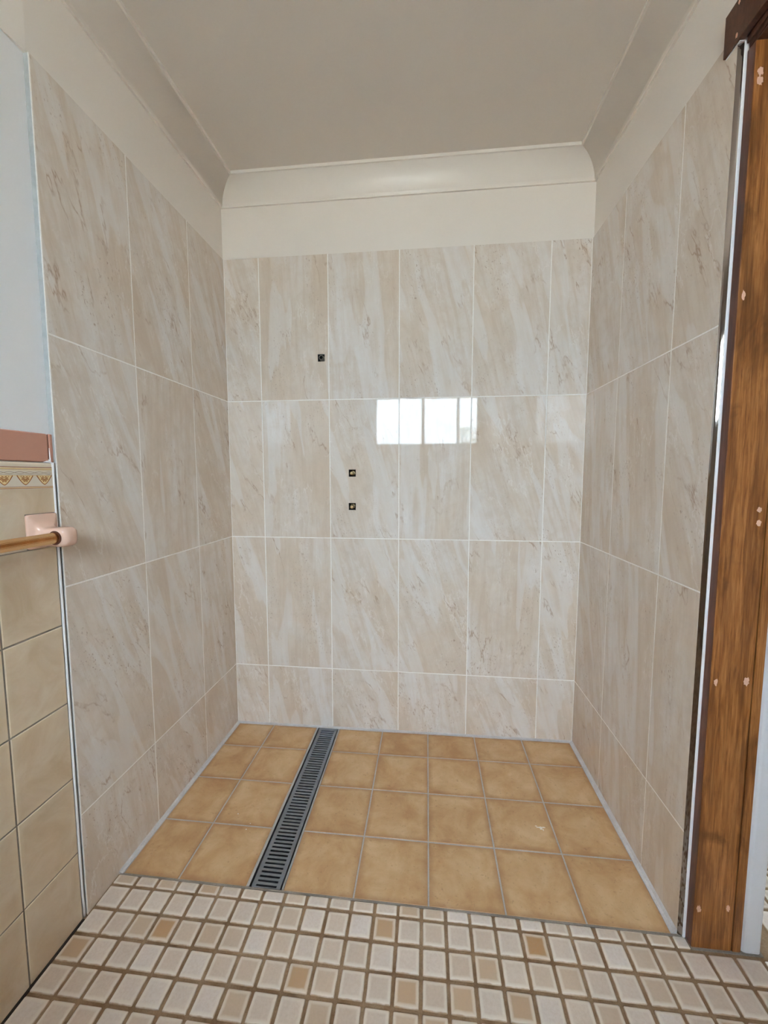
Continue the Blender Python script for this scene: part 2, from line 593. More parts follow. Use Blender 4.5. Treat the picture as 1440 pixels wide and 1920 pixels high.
def thing(name, label, cat, loc=(0, 0, 0), group=None):
    o = bpy.data.objects.new(name, None)
    o.empty_display_size = 0.05
    o.location = loc
    COL.objects.link(o)
    return tag(o, label, cat, group)


def tag(o, label, cat, group=None):
    o['label'] = label
    o['category'] = cat
    if group:
        o['group'] = group
    return o


_tile_cache = {}


def face_tile(w, h, mat, thick=0.008, b=0.0004):
    """wall tile, local x = width, z = height, front at y = 0 facing -y, chamfered rim"""
    key = (round(w, 5), round(h, 5), mat.name, thick, b)
    if key not in _tile_cache:
        m = MB()
        x, z = w / 2, h / 2
        v = [(-x, thick, -z), (x, thick, -z), (x, thick, z), (-x, thick, z),
             (-x, b, -z), (x, b, -z), (x, b, z), (-x, b, z),
             (-x + b, 0, -z + b), (x - b, 0, -z + b), (x - b, 0, z - b), (-x + b, 0, z - b)]
        f = [(8, 9, 10, 11), (3, 2, 1, 0)]
        for i in range(4):
            j = (i + 1) % 4
            f += [(i, j, j + 4, i + 4), (i + 4, j + 4, j + 8, i + 8)]
        m.faces(v, f)
        _tile_cache[key] = m.mesh('tile', [mat])
    return _tile_cache[key]


# ------------------------------------------------------------------ measures
W = 1.517                      # width between the tiled side walls
ZT = 2.078                     # top of the new tiles
ZC = 2.373                     # ceiling
ZR = [1.480, 0.878, 0.276]     # horizontal joints
YB_L, YB_R = -0.857, -0.744    # near ends of the new tiling, left and right
J = 0.0020                     # half joint
PL = 0.006                     # plaster lies this far behind the tile faces
ROOM_Y = -3.0
HOLES = [(0.410, 0.440, 1.641, 1.672), (0.541, 0.572, 1.149, 1.180), (0.540, 0.571, 1.003, 1.034)]

# ------------------------------------------------------------------ floor (structure)
def zfloor(x, y):
    """slight fall of the shower floor towards the back left"""
    s = min(max(-y / 0.745, 0), 1)
    return (1 - s) * (-0.009 * (1 - x / W) + 0.0005 * (x / W))


m = MB()
JD = 0.0022                                      # joints lie this deep under the tile faces
g = 6
xcuts = [0.0, 0.2, 0.3878, 0.4915, 0.75, 1.0, 1.25, W]
for i in range(7):
    if i == 2:
        continue                                 # the drain channel lies open here
    for j in range(g):
        xa, xb = xcuts[i], xcuts[i + 1]
        ya, yb = -0.7485 * (j + 1) / g, -0.7485 * j / g + (0.004 if j == 0 else 0)
        m.poly([(xa, ya, zfloor(xa, ya) - 0.0012), (xb, ya, zfloor(xb, ya) - 0.0012),
                (xb, yb, zfloor(xb, yb) - 0.0012), (xa, yb, zfloor(xa, yb) - 0.0012)], 0)
m.box(-0.02, 3.4, ROOM_Y - 0.1, -0.7485, -0.08, -0.0035, 1)       # bed of the mosaic, brown grout
m.box(1.534, 3.4, -0.7485, 2.9, -0.08, -0.0035, 1)
m.box(-0.02, 1.534, -0.7485, 0.1, -0.08, -0.040, 0)
floor = struct(m.build('floor', [M['grey_grout'], M['brown_grout']]))


def floor_tile(x0, x1, yf, yn, mat, parent, h=0.010, b=0.0012, name='tile'):
    """one tile of the shower floor; yf / yn give y at (far, near) as functions of x"""
    cx, cy = (x0 + x1) / 2, (yf((x0 + x1) / 2) + yn((x0 + x1) / 2)) / 2
    top, low = [], []
    for x, fy, sx, sy in ((x0, yn, 1, 1), (x1, yn, -1, 1), (x1, yf, -1, -1), (x0, yf, 1, -1)):
        y = fy(x)
        z = zfloor(x, y) + random.uniform(-0.0003, 0.0003)
        top.append((x + sx * b - cx, y + sy * b - cy, z))
        low.append((x - cx, y - cy, z - b))
    bot = [(p[0], p[1], p[2] - h) for p in low]
    mm = MB()
    mm.faces(top + low + bot, [(0, 1, 2, 3)] + [q for i in range(4) for q in (
        (i + 4, (i + 1) % 4 + 4, (i + 1) % 4, i), (i + 8, (i + 1) % 4 + 8, (i + 1) % 4 + 4, i + 4))])
    return mm.build(name, mat, parent, (cx, cy, 0))


GJ = 0.0022
xs_left = [(0.012, 0.1815), (0.1815, 0.3855)]
xs_right = [(0.4905, 0.690), (0.690, 0.8945), (0.8945, 1.0975), (1.0975, 1.3005), (1.3005, 1.5045)]
rows = [(lambda x: -0.009 + 0 * x), (lambda x: -0.1665 + 0.006 * x), (lambda x: -0.3575 + 0.004 * x),
        (lambda x: -0.5545 + 0.003 * x), (lambda x: -0.7455 + 0 * x)]
for xa, xb in xs_left + xs_right:
    for r in range(4):
        fa, fb = rows[r], rows[r + 1]
        floor_tile(xa + GJ, xb - GJ, (lambda x, fa=fa: fa(x) - GJ), (lambda x, fb=fb: fb(x) + (GJ if r < 3 else 0.0)),
                   M['sandstone'], floor)


def mosaic_mesh(w, d):
    """pillow-edged mosaic tile, top at z = 0"""
    key = ('mosaic', round(w, 4), round(d, 4))
    if key not in _tile_cache:
        mm = MB()
        rs = []
        for ins, z in ((0.0, -0.008), (0.0, -0.0026), (0.0010, -0.0009), (0.0032, -0.0001), (0.0065, 0.0)):
            x, y = w / 2 - ins, d / 2 - ins
            c = 0.0022
            rs.append([(-x + c, -y, z), (x - c, -y, z), (x, -y + c, z), (x, y - c, z),
                       (x - c, y, z), (-x + c, y, z), (-x, y - c, z), (-x, -y + c, z)])
        mm.rings(rs, 0, True, False, True)
        _tile_cache[key] = mm.mesh('mosaic_tile', [M['mosaic']])
    return _tile_cache[key]


PX, PY, JW = 0.0622, 0.0608, 0.0072
XJ = [0.0055 + PX * k for k in range(0, 40)]
ymos = [-0.7500, -0.780] + [-0.780 - PY * k for k in range(1, 40)]
far_mosaic = MB()
for r in range(len(ymos) - 1):
    ya, yb = ymos[r], ymos[r + 1]
    y1, y0 = ya - (JW / 2 if r else 0.0008), yb + JW / 2
    if y0 < ROOM_Y + 0.02:
        break
    for k in range(len(XJ) - 1):
        x0, x1 = XJ[k] + JW / 2, XJ[k + 1] - JW / 2
        if k == 0:
            x0 = 0.0035
        if r == 0 and x0 > 1.532:
            continue
        if r == 0 and x1 > 1.5315:
            x1 = 1.5315
        if x0 > 2.3:
            break
        if r == 1 and 1.50 < x1 and False:
            continue
        if r <= 6 and x0 < 1.80:
            w_, d_ = x1 - x0, y1 - y0
            link('mosaic_tile', mosaic_mesh(w_, d_), floor,
                 ((x0 + x1) / 2 + random.uniform(-.0006, .0006), (y0 + y1) / 2 + random.uniform(-.0006, .0006),
                  random.uniform(-0.0004, 0.0004)), random.uniform(-0.008, 0.008))
        else:
            far_mosaic.faces([(x0, y0, -0.003), (x1, y0, -0.003), (x1, y1, -0.003), (x0, y1, -0.003),
                              (x0 + .003, y0 + .003, 0), (x1 - .003, y0 + .003, 0),
                              (x1 - .003, y1 - .003, 0), (x0 + .003, y1 - .003, 0)],
                             [(4, 5, 6, 7), (0, 1, 5, 4), (1, 2, 6, 5), (2, 3, 7, 6), (3, 0, 4, 7)])
# the doorway and next room carry on with the same mosaic
nk = 0
for r in range(0, 44):
    y0, y1 = -0.780 + PY * r + JW / 2, -0.780 + PY * (r + 1) - JW / 2
    for k in range(27, 38):
        x0, x1 = XJ[k] + JW / 2, XJ[k + 1] - JW / 2
        if x0 < 1.690:
            continue
        if r < 5 and x0 < 1.95:
            link('mosaic_tile', mosaic_mesh(x1 - x0, y1 - y0), floor, ((x0 + x1) / 2, (y0 + y1) / 2, 0))
        else:
            far_mosaic.box(x0, x1, y0, y1, -0.003, 0)
fm = far_mosaic.build('mosaic_tiles', M['mosaic'], floor)
fm['kind'] = 'stuff'

# thin grey mortar line between the mosaic and the shower tiles, mortar round the jamb foot
m = MB()
m.box(0.004, 1.534, -0.7505, -0.7455, -0.006, -0.0006)
m.box(1.5325, 1.694, -0.7755, -0.744, -0.006, -0.0002)
m.build('mortar_joint', M['mortar'], floor)
# black open joint along the foot of the old wall
m = MB()
m.box(-0.004, 0.0032, ROOM_Y, -0.870, -0.01, -0.0010)
m.build('open_joint', M['dark_joint'], floor)

# ------------------------------------------------------------------ walls
# back wall
m = MB()
m.plate(-0.1, W + 0.13, -0.08, ZT, 0.0005, 0.045, HOLES, 0, 2)
m.box(-0.1, W + 0.13, 0.045, 0.12, -0.08, ZC + 0.05, 2)
m.box(-0.1, W + 0.13, PL, 0.0455, ZT, ZC + 0.05, 1)
wall_back = struct(m.build('wall_back', [M['white_grout'], M['plaster'], M['cavity']]))

zj = [ZT] + ZR + [-0.012]
xj = [0.0] + [0.1556 + 0.302 * i for i in range(5)] + [W]
for r in range(4):
    for c in range(6):
        x0 = xj[c] + (J if c else 0.0015)
        x1 = xj[c + 1] - (J if c < 5 else 0.0015)
        z1 = zj[r] - (J if r else 0.0)
        z0 = zj[r + 1] + (J if r < 3 else 0.0)
        cx, cz = (x0 + x1) / 2, (z0 + z1) / 2
        hs = [(h[0] - cx, h[1] - cx, h[2] - cz, h[3] - cz) for h in HOLES if x0 < h[0] and h[1] < x1 and z0 < h[2] and h[3] < z1]
        if hs:
            mm = MB()
            mm.plate(x0 - cx, x1 - cx, z0 - cz, z1 - cz, 0, 0.008, hs, 0, 1)
            mm.build('tile', [M['marble'], M['tile_edge']], wall_back, (cx, 0, cz))
        else:
            link('tile', face_tile(x1 - x0, z1 - z0, M['marble']), wall_back, (cx, 0, cz))

# left wall: new tiling to y = -0.857, plaster above, older tiling and paint beyond
m = MB()
m.box(-0.12, -0.0005, -0.855, 0.002, -0.08, ZT, 0)                        # grout bed of the new tiles
m.box(-0.12, -PL, -0.857, 0.005, ZT, ZC + 0.05, 1)                         # plaster above the tiles
m.faces([(-PL, -0.857, ZT), (-0.0135, -0.93, ZT), (-0.0135, -0.93, ZC + .05), (-PL, -0.857, ZC + .05),
         (-0.12, -0.857, ZT), (-0.12, -0.93, ZT), (-0.12, -0.93, ZC + .05), (-0.12, -0.857, ZC + .05)],
        [(0, 1, 2, 3), (4, 7, 6, 5), (0, 3, 7, 4), (1, 5, 6, 2), (0, 4, 5, 1), (2, 6, 7, 3)], 1)
m.box(-0.12, -0.0135, -0.93, -0.857, 1.10, ZT, 2)
m.box(-0.12, -0.0135, ROOM_Y - 0.1, -0.93, 1.10, ZC + 0.05, 2)
m.box(-0.12, -0.0046, ROOM_Y - 0.1, -0.8555, -0.08, 1.1805, 3)             # bed of the old tiles
wall_left = struct(m.build('wall_left', [M['white_grout'], M['plaster'], M['old_plaster'], M['mortar']]))
yl = [0.0, -0.2693, -0.5705, YB_L]
for r in range(4):
    for c in range(3):
        y1 = yl[c] - (J if c else 0.0015)
        y0 = yl[c + 1] + (J if c < 2 else 0.0)
        z1, z0 = zj[r] - (J if r else 0), zj[r + 1] + (J if r < 3 else 0.0)
        link('tile', face_tile(y1 - y0, z1 - z0, M['marble']), wall_left, (0, (y0 + y1) / 2, (z0 + z1) / 2), math.pi / 2)

# old beige tiles, 200 mm squares
zo = [0.984, 0.785, 0.586, 0.387, 0.185, -0.004]
yo = [-0.868, -1.0095] + [-1.0095 - 0.2 * k for k in range(1, 11)]
OX = -0.003
for r in range(5):
    for c in range(len(yo) - 1):
        if yo[c + 1] < ROOM_Y - 0.05:
            break
        y1, y0 = yo[c] - 0.0008, yo[c + 1] + 0.0008
        z1, z0 = zo[r] - 0.0009, zo[r + 1] + 0.0009
        link('old_tile', face_tile(y1 - y0, z1 - z0, M['old_tile'], 0.006, 0.0024), wall_left,
             (OX, (y0 + y1) / 2, (z0 + z1) / 2), math.pi / 2)
# border row with its printed frieze, cut out round the rail's foot plate
m = MB()
m.plate(-0.066, 0.0662, 0.9845, 1.172, 0.0, 0.006, [(-0.0075 + 0.0, 0.0682, 0.9845, 1.064)])
m.build('border_tile', M['old_tile'], wall_left, (OX, -0.9343, 0), math.pi / 2)
for k in range(10):
    c = -1.0012 - 0.2 * k - 0.1
    if c - 0.1 < ROOM_Y:
        break
    link('border_tile', face_tile(0.198, 0.1875, M['old_tile'], 0.006, 0.0024), wall_left, (OX, c, 1.0783), math.pi / 2)


def wall_poly(mb, pts, mi, lift):
    mb.poly([(OX + lift, y, z) for y, z in pts], mi)


m = MB()
PY0, PY1 = -1.60, -0.8685
wall_poly(m, [(PY0, 1.1205), (PY1, 1.1205), (PY1, 1.1715), (PY0, 1.1715)], 3, 0.00025)
for z0, z1, mi in ((1.1678, 1.1692, 0), (1.1640, 1.1668, 1), (1.1635, 1.1642, 0), (1.1608, 1.1616, 1),
                   (1.1248, 1.1258, 0), (1.1228, 1.1242, 1), (1.1214, 1.1226, 0), (1.1514, 1.1521, 2)):
    wall_poly(m, [(PY0, z0), (PY1, z0), (PY1, z1), (PY0, z1)], mi, 0.0004)
SP = 0.0450
for k in range(16):
    c = -0.889 - SP * k
    # ribbon scroll above each shell
    for s in range(10):
        t0, t1 = s / 10, (s + 1) / 10
        f = lambda t: 1.1562 + 0.0024 * math.sin(t * 2 * math.pi)
        ya, yb = c + (t0 - 0.5) * SP, c + (t1 - 0.5) * SP
        if max(ya, yb) < PY1:
            wall_poly(m, [(ya, f(t0) - .0006), (yb, f(t1) - .0006), (yb, f(t1) + .0006), (ya, f(t0) + .0006)], 2, 0.0004)
            wall_poly(m, [(ya, 2.3124 - f(t0) - .0005), (yb, 2.3124 - f(t1) - .0005), (yb, 2.3124 - f(t1) + .0005),
                          (ya, 2.3124 - f(t0) + .0005)], 2, 0.00045)
    # gold shell: brown outline, gold field
    def shell(s, zt):
        h = []
        for i in range(17):
            a = i / 16
            xx = (a - 0.5) * 2
            zz = 1.1293 + (zt - 1.1293) * (abs(xx) ** 1.5)
            h.append((c + xx * 0.0175 * s, zz + (1 - s) * 0.006))
        return h
    o1 = [(y, z) for y, z in shell(1.06, 1.1495)] + [(c + 0.0190, 1.1508), (c - 0.0190, 1.1508)]
    o2 = [(y, z + 0.0012) for y, z in shell(0.98, 1.1495)] + [(c + 0.0176, 1.1506), (c - 0.0176, 1.1506)]
    for lst, mi, lift in ((o1, 0, 0.00045), (o2, 1, 0.0006)):
        lst = [(min(y, PY1 - 0.0002), z) for y, z in lst]
        ctr = (c, 1.148)
        for i in range(len(lst)):
            a_, b_ = lst[i], lst[(i + 1) % len(lst)]
            wall_poly(m, [ctr, a_, b_], mi, lift)
    # linking bar between the shells
    wall_poly(m, [(c - SP + 0.018, 1.1492), (c - 0.018, 1.1492), (c - 0.018, 1.1506), (c - SP + 0.018, 1.1506)], 1, 0.0005)
    # palmette fan
    for q in range(9):
        a = math.radians(-80 + 20 * q)
        r0, r1 = 0.0035, 0.0100 if q % 2 == 0 else 0.0118
        p0 = (c + r0 * math.sin(a), 1.1463 - r0 * math.cos(a) * 0.9)
        p1 = (c + r1 * math.sin(a) * 0.85, 1.1463 - r1 * math.cos(a) * 0.95)
        nx, nz = math.cos(a) * 0.0010, math.sin(a) * 0.0010
        wall_poly(m, [(p0[0] - nx * .5, p0[1] - nz * .5), (p0[0] + nx * .5, p0[1] + nz * .5),
                      (p1[0] + nx, p1[1] + nz), (p1[0] - nx, p1[1] - nz)], 0, 0.0008)
    for sgn in (-1, 1):
        wall_poly(m, [(c, 1.1462), (c + sgn * 0.0045, 1.1492), (c + sgn * 0.006, 1.1482), (c + sgn * 0.001, 1.1452)], 0, 0.0008)
        wall_poly(m, [(c + sgn * 0.0075, 1.1490), (c + sgn * 0.0105, 1.1488), (c + sgn * 0.0095, 1.1466)], 0, 0.0008)
m.build('printed_frieze', [M['print_brown'], M['print_gold'], M['print_grey'], M['print_cream']], wall_left)
# rounded cream top edge of the old tiling
m = MB()
prof = [(-0.012, 1.172), (-0.0030, 1.172), (-0.0026, 1.1755), (-0.0040, 1.1792), (-0.0075, 1.1808), (-0.012, 1.1812)]
m.prism(prof, 'y', ROOM_Y, -0.868, 0, False)
m.build('bullnose_edge', M['cream_glaze'], wall_left)
# terracotta dado tiles above it, the last one a narrow cut
for ya, yb in ((-0.8690, -1.0690), (-1.0705, -1.2705), (-1.2720, -1.472), (-1.4735, -1.6735), (-1.675, -1.875)):
    m = MB()
    m.bevel_box(-0.014, -0.0075, yb, ya, 1.1815, 1.2475, 0.0022)
    m.build('dado_tile', M['dado'], wall_left)
m = MB()
m.bevel_box(-0.014, -0.0065, -0.8665, -0.8578, 1.1815, 1.2475, 0.0012)
m.build('dado_tile', M['dado'], wall_left)

# right wall: tiled to y = -0.744, then the doorway, then plain wall
m = MB()
m.box(W + 0.0005, 1.644, -0.7435, 0.002, -0.08, ZT, 0)
m.box(W + PL, 1.644, -0.748, 0.005, ZT, ZC + 0.05, 1)
m.box(W + PL, 1.644, -1.64, -0.748, 2.055, ZC + 0.05, 1)
m.box(W + PL, 1.644, ROOM_Y - 0.1, -1.64, -0.08, ZC + 0.05, 1)
m.box(W + 0.010, 1.644, -0.750, -0.7435, -0.08, 2.06, 1)
wall_right = struct(m.build('wall_right', [M['white_grout'], M['plaster']]))
yr = [0.0, -0.2695, -0.5707, YB_R]
for r in range(4):
    for c in range(3):
        y1 = yr[c] - (J if c else 0.0015)
        y0 = yr[c + 1] + (J if c < 2 else 0.0)
        z1, z0 = zj[r] - (J if r else 0), zj[r + 1] + (J if r < 3 else 0.0)
        link('tile', face_tile(y1 - y0, z1 - z0, M['marble']), wall_right, (W, (y0 + y1) / 2, (z0 + z1) / 2), -math.pi / 2)

# wall behind the camera, with the high window
m = MB()
m.plate(-0.12, 1.70, -0.08, ZC + 0.05, ROOM_Y - 0.12, ROOM_Y, [(WX0, WX1, WZ0, WZ1)])
wall_front = struct(m.build('wall_front', M['next_room']))
m = MB()
fr = 0.035
for a, b_, c_, d_ in ((WX0, WX1, WZ0, WZ0 + fr), (WX0, WX1, WZ1 - fr, WZ1),
                      (WX0, WX0 + fr, WZ0, WZ1), (WX1 - fr, WX1, WZ0, WZ1)):
    m.box(a, b_, ROOM_Y - 0.085, ROOM_Y - 0.02, c_, d_)
window = struct(m.build('window_1', M['window_frame']))
for xm in (0.83, 1.23):
    m = MB()
    m.box(xm - 0.016, xm + 0.016, ROOM_Y - 0.075, ROOM_Y - 0.03, WZ0 + fr, WZ1 - fr)
    m.build('mullion', M['window_frame'], window)
for xa, xb in ((WX0 + fr, 0.814), (0.846, 1.214), (1.246, WX1 - fr)):
    m = MB()
    m.box(xa, xb, ROOM_Y - 0.055, ROOM_Y - 0.051, WZ0 + fr, WZ1 - fr)
    m.build('pane', M['glass'], window)

# ceiling
m = MB()
m.box(-0.12, 1.66, ROOM_Y - 0.12, 0.12, ZC, ZC + 0.12)
ceiling = struct(m.build('ceiling', M['ceiling']))

# coved cornices, mitred at the two back corners
def cornice_profile():
    """(distance from wall, height): stepped foot, hollow cove, stepped head"""
    p = [(0.0, 2.2885), (0.0075, 2.2885), (0.0088, 2.2940)]
    n = 14
    for i in range(n + 1):
        a = math.pi / 2 * i / n
        p.append((0.0835 - 0.0725 * math.cos(a), 2.2955 + 0.0660 * math.sin(a)))
    p += [(0.0900, 2.3615), (0.0900, ZC), (0.0, ZC)]
    return p


def cornice(name, pts_fn):
    prof = cornice_profile()
    rr = [[pts_fn(e, d, z) for d, z in prof] for e in (0, 1)]
    mm = MB()
    n = len(prof)
    mm.v = [p for r in rr for p in r]
    for i in range(n):
        j = (i + 1) % n
        mm.f.append((i, j, n + j, n + i))
        mm.mi.append(0)
        mm.sm.append(2 <= i < n - 4)
    mm.f += [tuple(range(n)), tuple(range(n, 2 * n))]
    mm.mi += [0, 0]
    mm.sm += [False, False]
    return struct(mm.build(name, M['cornice']))


xl, xr, yb_ = -PL, W + PL, PL
cornice('trim_1', lambda e, d, z: ((xl + d, yb_ - d, z), (xr - d, yb_ - d, z))[e])
cornice('trim_2', lambda e, d, z: ((xl + d, yb_ - d, z), (xl + d, ROOM_Y, z))[e])
cornice('trim_3', lambda e, d, z: ((xr - d, yb_ - d, z), (xr - d, ROOM_Y, z))[e])

# ------------------------------------------------------------------ sealant beads and edge trims
def fillet(name, pts_a, pts_b, mat):
    mm = MB()
    mm.rings([pts_a, pts_b], 0, False)
    return struct(mm.build(name, mat))


def zf(x, y, d=0.0):
    return (x, y, zfloor(x, y) + d)


fillet('trim_4', [zf(W, -0.002, -.006), zf(W, -0.002, 0.007), zf(W - 0.006, -0.002, 0.0018), zf(W - 0.0125, -0.002, 0.0008), zf(W - 0.0125, -0.002, -.006)],
       [zf(W, -0.744, -.006), zf(W, -0.744, 0.010), zf(W - 0.006, -0.744, 0.0022), zf(W - 0.0145, -0.744, 0.0008), zf(W - 0.0145, -0.744, -.006)],
       M['dusty_sealant'])
fillet('trim_5', [zf(0, -0.002, -.006), zf(0, -0.002, 0.006), zf(0.005, -0.002, 0.0016), zf(0.0125, -0.002, 0.0006), zf(0.0125, -0.002, -.006)],
       [zf(0, -0.748, -.006), zf(0, -0.748, 0.006), zf(0.005, -0.748, 0.0016), zf(0.0125, -0.748, 0.0006), zf(0.0125, -0.748, -.006)],
       M['dusty_sealant'])
fillet('trim_6', [zf(0, 0.0, -.006), zf(0, 0.0, 0.005), zf(0, -0.004, 0.0014), zf(0, -0.010, 0.0006), zf(0, -0.010, -.006)],
       [zf(W, 0.0, -.006), zf(W, 0.0, 0.005), zf(W, -0.004, 0.0014), zf(W, -0.010, 0.0006), zf(W, -0.010, -.006)],
       M['dusty_sealant'])

# left edge of the new tiling: pale glazed arris, grey clay edge, white caulk below the dado
m = MB()
m.box(-0.0009, 0.0006, -0.8586, -0.8560, -0.004, ZT - 0.0005)
struct(m.build('trim_7', M['white_grout']))
m = MB()
m.box(-0.0135, -0.0009, -0.8576, -0.8556, 0.0, ZT - 0.001)
struct(m.build('trim_8', M['tile_edge']))
m = MB()
rg = []
random.seed(3)
for i in range(40):
    z = -0.002 + (1.181 + 0.002) * i / 39
    w_ = 0.0058 + random.uniform(-0.0009, 0.0009) + (0.003 if i == 39 else 0)
    yc = -0.8655 if z > 0.03 else -0.8640
    rg.append([(-0.0046, yc - w_ / 2, z), (-0.0012 + random.uniform(0, .0008), yc - w_ / 4, z),
               (-0.0008, yc + w_ / 4, z), (-0.0046, yc + w_ / 2, z)])
m.rings(rg, 0, True)
m.rings([[(-0.0075, -0.8682, 1.1808), (-0.0055, -0.8665, 1.1808), (-0.0075, -0.8645, 1.1808)],
         [(-0.0078, -0.8676, 1.215), (-0.0068, -0.8668, 1.215), (-0.0078, -0.866, 1.215)]], 0, False)
m.rings([[(-0.012, -0.884, 1.1812), (-0.004, -0.884, 1.1806), (-0.012, -0.884, 1.1818)],
         [(-0.012, -0.867, 1.1812), (-0.0012, -0.867, 1.1800), (-0.012, -0.867, 1.1905)]], 0, False)
struct(m.build('trim_9', M['caulk']))

# right edge of the new tiling: polished convex trim, then a white bead against the jamb
m = MB()
pts = [(1.5172, -0.7440), (1.5196, -0.7459), (1.5220, -0.7474), (1.5245, -0.7486), (1.5268, -0.7494),
       (1.5268, -0.7440)]
m.prism(pts, 'z', 0.0, 2.0465, 0, False)
struct(m.build('trim_10', M['chrome']))
m = MB()
m.prism([(1.5266, -0.7440), (1.5266, -0.7502), (1.5282, -0.7516), (1.5314, -0.7516), (1.5330, -0.7502), (1.5330, -0.7440)],
        'z', -0.001, 2.047)
m.box(1.5158, 1.5175, -0.7450, -0.7110, 2.0462, 2.0478)
m.box(1.5158, 1.5335, -0.7512, -0.7435, 2.0462, 2.0478)
struct(m.build('trim_11', M['caulk']))

# ------------------------------------------------------------------ doorway on the right
door = bpy.data.objects.new('door_1', None)
door.empty_display_size = 0.05
door.location = (1.59, -0.76, 0)
COL.objects.link(door)
door['kind'] = 'structure'
dl = Vector(door.location)


def door_part(mb, name, mat):
    return mb.build(name, mat, door, -dl)


JY = -0.772
m = MB()
m.bevel_box(1.5345, 1.6235, JY, -0.748, -0.0005, 2.027, 0.0011)
jamb = door_part(m, 'jamb', M['pine'])
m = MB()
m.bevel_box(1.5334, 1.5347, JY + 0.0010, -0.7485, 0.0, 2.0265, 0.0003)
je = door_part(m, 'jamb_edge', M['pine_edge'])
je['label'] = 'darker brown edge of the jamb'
m = MB()
m.bevel_box(1.6258, 1.6450, JY - 0.0008, -0.748, -0.0005, 2.027, 0.0012)
door_part(m, 'jamb_strip', M['pine'])
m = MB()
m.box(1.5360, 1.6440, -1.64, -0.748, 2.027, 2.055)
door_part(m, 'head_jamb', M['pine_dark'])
m = MB()
m.box(1.530, 1.645, -1.664, -1.64, 0.0, 2.055)
door_part(m, 'far_jamb', M['pine'])
m = MB()
m.prism([(1.6455, -0.700), (1.6455, -0.762), (1.6475, -0.7665), (1.6520, -0.7705), (1.6570, -0.7720),
         (1.6850, -0.7720), (1.6885, -0.7705), (1.6895, -0.766), (1.6895, -0.700)], 'z', 0.0, 2.10)
door_part(m, 'architrave', M['white_gloss'])


def patch(parent_loc, parent, pts, thick, seed, name='putty_patch', plane='y', at=JY):
    """ragged dab of putty a fraction of a millimetre proud of the timber"""
    rnd = random.Random(seed)
    cx, cz, rx, rz = pts
    n = 18
    ring0, ring1 = [], []
    for i in range(n):
        a = 2 * math.pi * i / n
        k = 1 + rnd.uniform(-0.28, 0.28)
        u, w_ = cx + rx * k * math.cos(a), cz + rz * k * math.sin(a)
        u2, w2 = cx + rx * k * 0.8 * math.cos(a), cz + rz * k * 0.8 * math.sin(a)
        if plane == 'y':
            ring0.append((u, at + 0.0003, w_))
            ring1.append((u2, at - thick, w2))
        else:
            ring0.append((at + 0.0003, u, w_))
            ring1.append((at - thick, u2, w2))
    mm = MB()
    mm.rings([ring0, ring1], 0, True, False, True)
    return mm.build(name, M['putty'], parent, tuple(-Vector(parent_loc)))


# patches on the jamb (children of the doorway)
for i, p in enumerate(((1.5450, 1.967, 0.0056, 0.009), (1.5457, 1.950, 0.0060, 0.010), (1.5455, 0.676, 0.0045, 0.009),
                       (1.6100, 0.681, 0.0062, 0.011), (1.5450, 0.103, 0.0048, 0.010), (1.6095, 0.113, 0.0048, 0.009),
                       (1.6080, 1.075, 0.0052, 0.006), (1.6095, 1.046, 0.0060, 0.007), (1.5440, 1.530, 0.0042, 0.011))):
    patch(dl, door, p, 0.0006, 11 + i)

# pelmet over the doorway
pel = thing('pelmet', 'dark-stained timber pelmet board over the doorway, top right, with pale putty marks', 'pelmet', (1.519, -1.2, 2.048))
pl_ = Vector(pel.location)
m = MB()
m.bevel_box(1.5112, 1.5265, -1.95, -0.7095, 2.0480, 2.1320, 0.0010)
m.build('face_board', M['pine_dark'], pel, -pl_)
m = MB()
m.bevel_box(1.5285, 1.5325, -1.64, -0.7530, 2.0380, 2.0545, 0.0006)
m.build('backing_rail', M['pine_dark'], pel, -pl_)
m = MB()
m.bevel_box(1.5340, 1.5358, -1.64, -0.7530, 2.0300, 2.0545, 0.0004)
m.build('track_rail', M['pine_dark'], pel, -pl_)
patch(pl_, pel, (-0.7478, 2.0605, 0.0035, 0.0055), 0.0006, 41, plane='x', at=1.5112)
patch(pl_, pel, (-0.7500, 2.1230, 0.0035, 0.006), 0.0006, 42, plane='x', at=1.5112)

# ------------------------------------------------------------------ linear drain
dr = thing('shower_drain', 'long slotted steel shower drain set between the tan floor tiles', 'drain', (0.438, -0.38, 0))
do = Vector(dr.location)


def dz(y):
    return zfloor(0.438, y) + 0.0003


YD0, YD1 = -0.7450, -0.0100


def dbox(mb, x0, x1, y0, y1, lo, hi, mi=0):
    v = [(x0, y0, dz(y0) + lo), (x1, y0, dz(y0) + lo), (x1, y1, dz(y1) + lo), (x0, y1, dz(y1) + lo),
         (x0, y0, dz(y0) + hi), (x1, y0, dz(y0) + hi), (x1, y1, dz(y1) + hi), (x0, y1, dz(y1) + hi)]
    mb.faces(v, [(0, 3, 2, 1), (4, 5, 6, 7), (0, 1, 5, 4), (1, 2, 6, 5), (2, 3, 7, 6), (3, 0, 4, 7)], mi)


m = MB()
dbox(m, 0.3890, 0.4905, YD0, YD1, -0.036, -0.0325)
m.build('channel', M['black'], dr, -do)
m = MB()
for xa, xb in ((0.3880, 0.3925), (0.4868, 0.4913)):
    dbox(m, xa, xb, YD0, YD1, -0.0325, 0.0)
m.build('frame', M['steel_bright'], dr, -do)
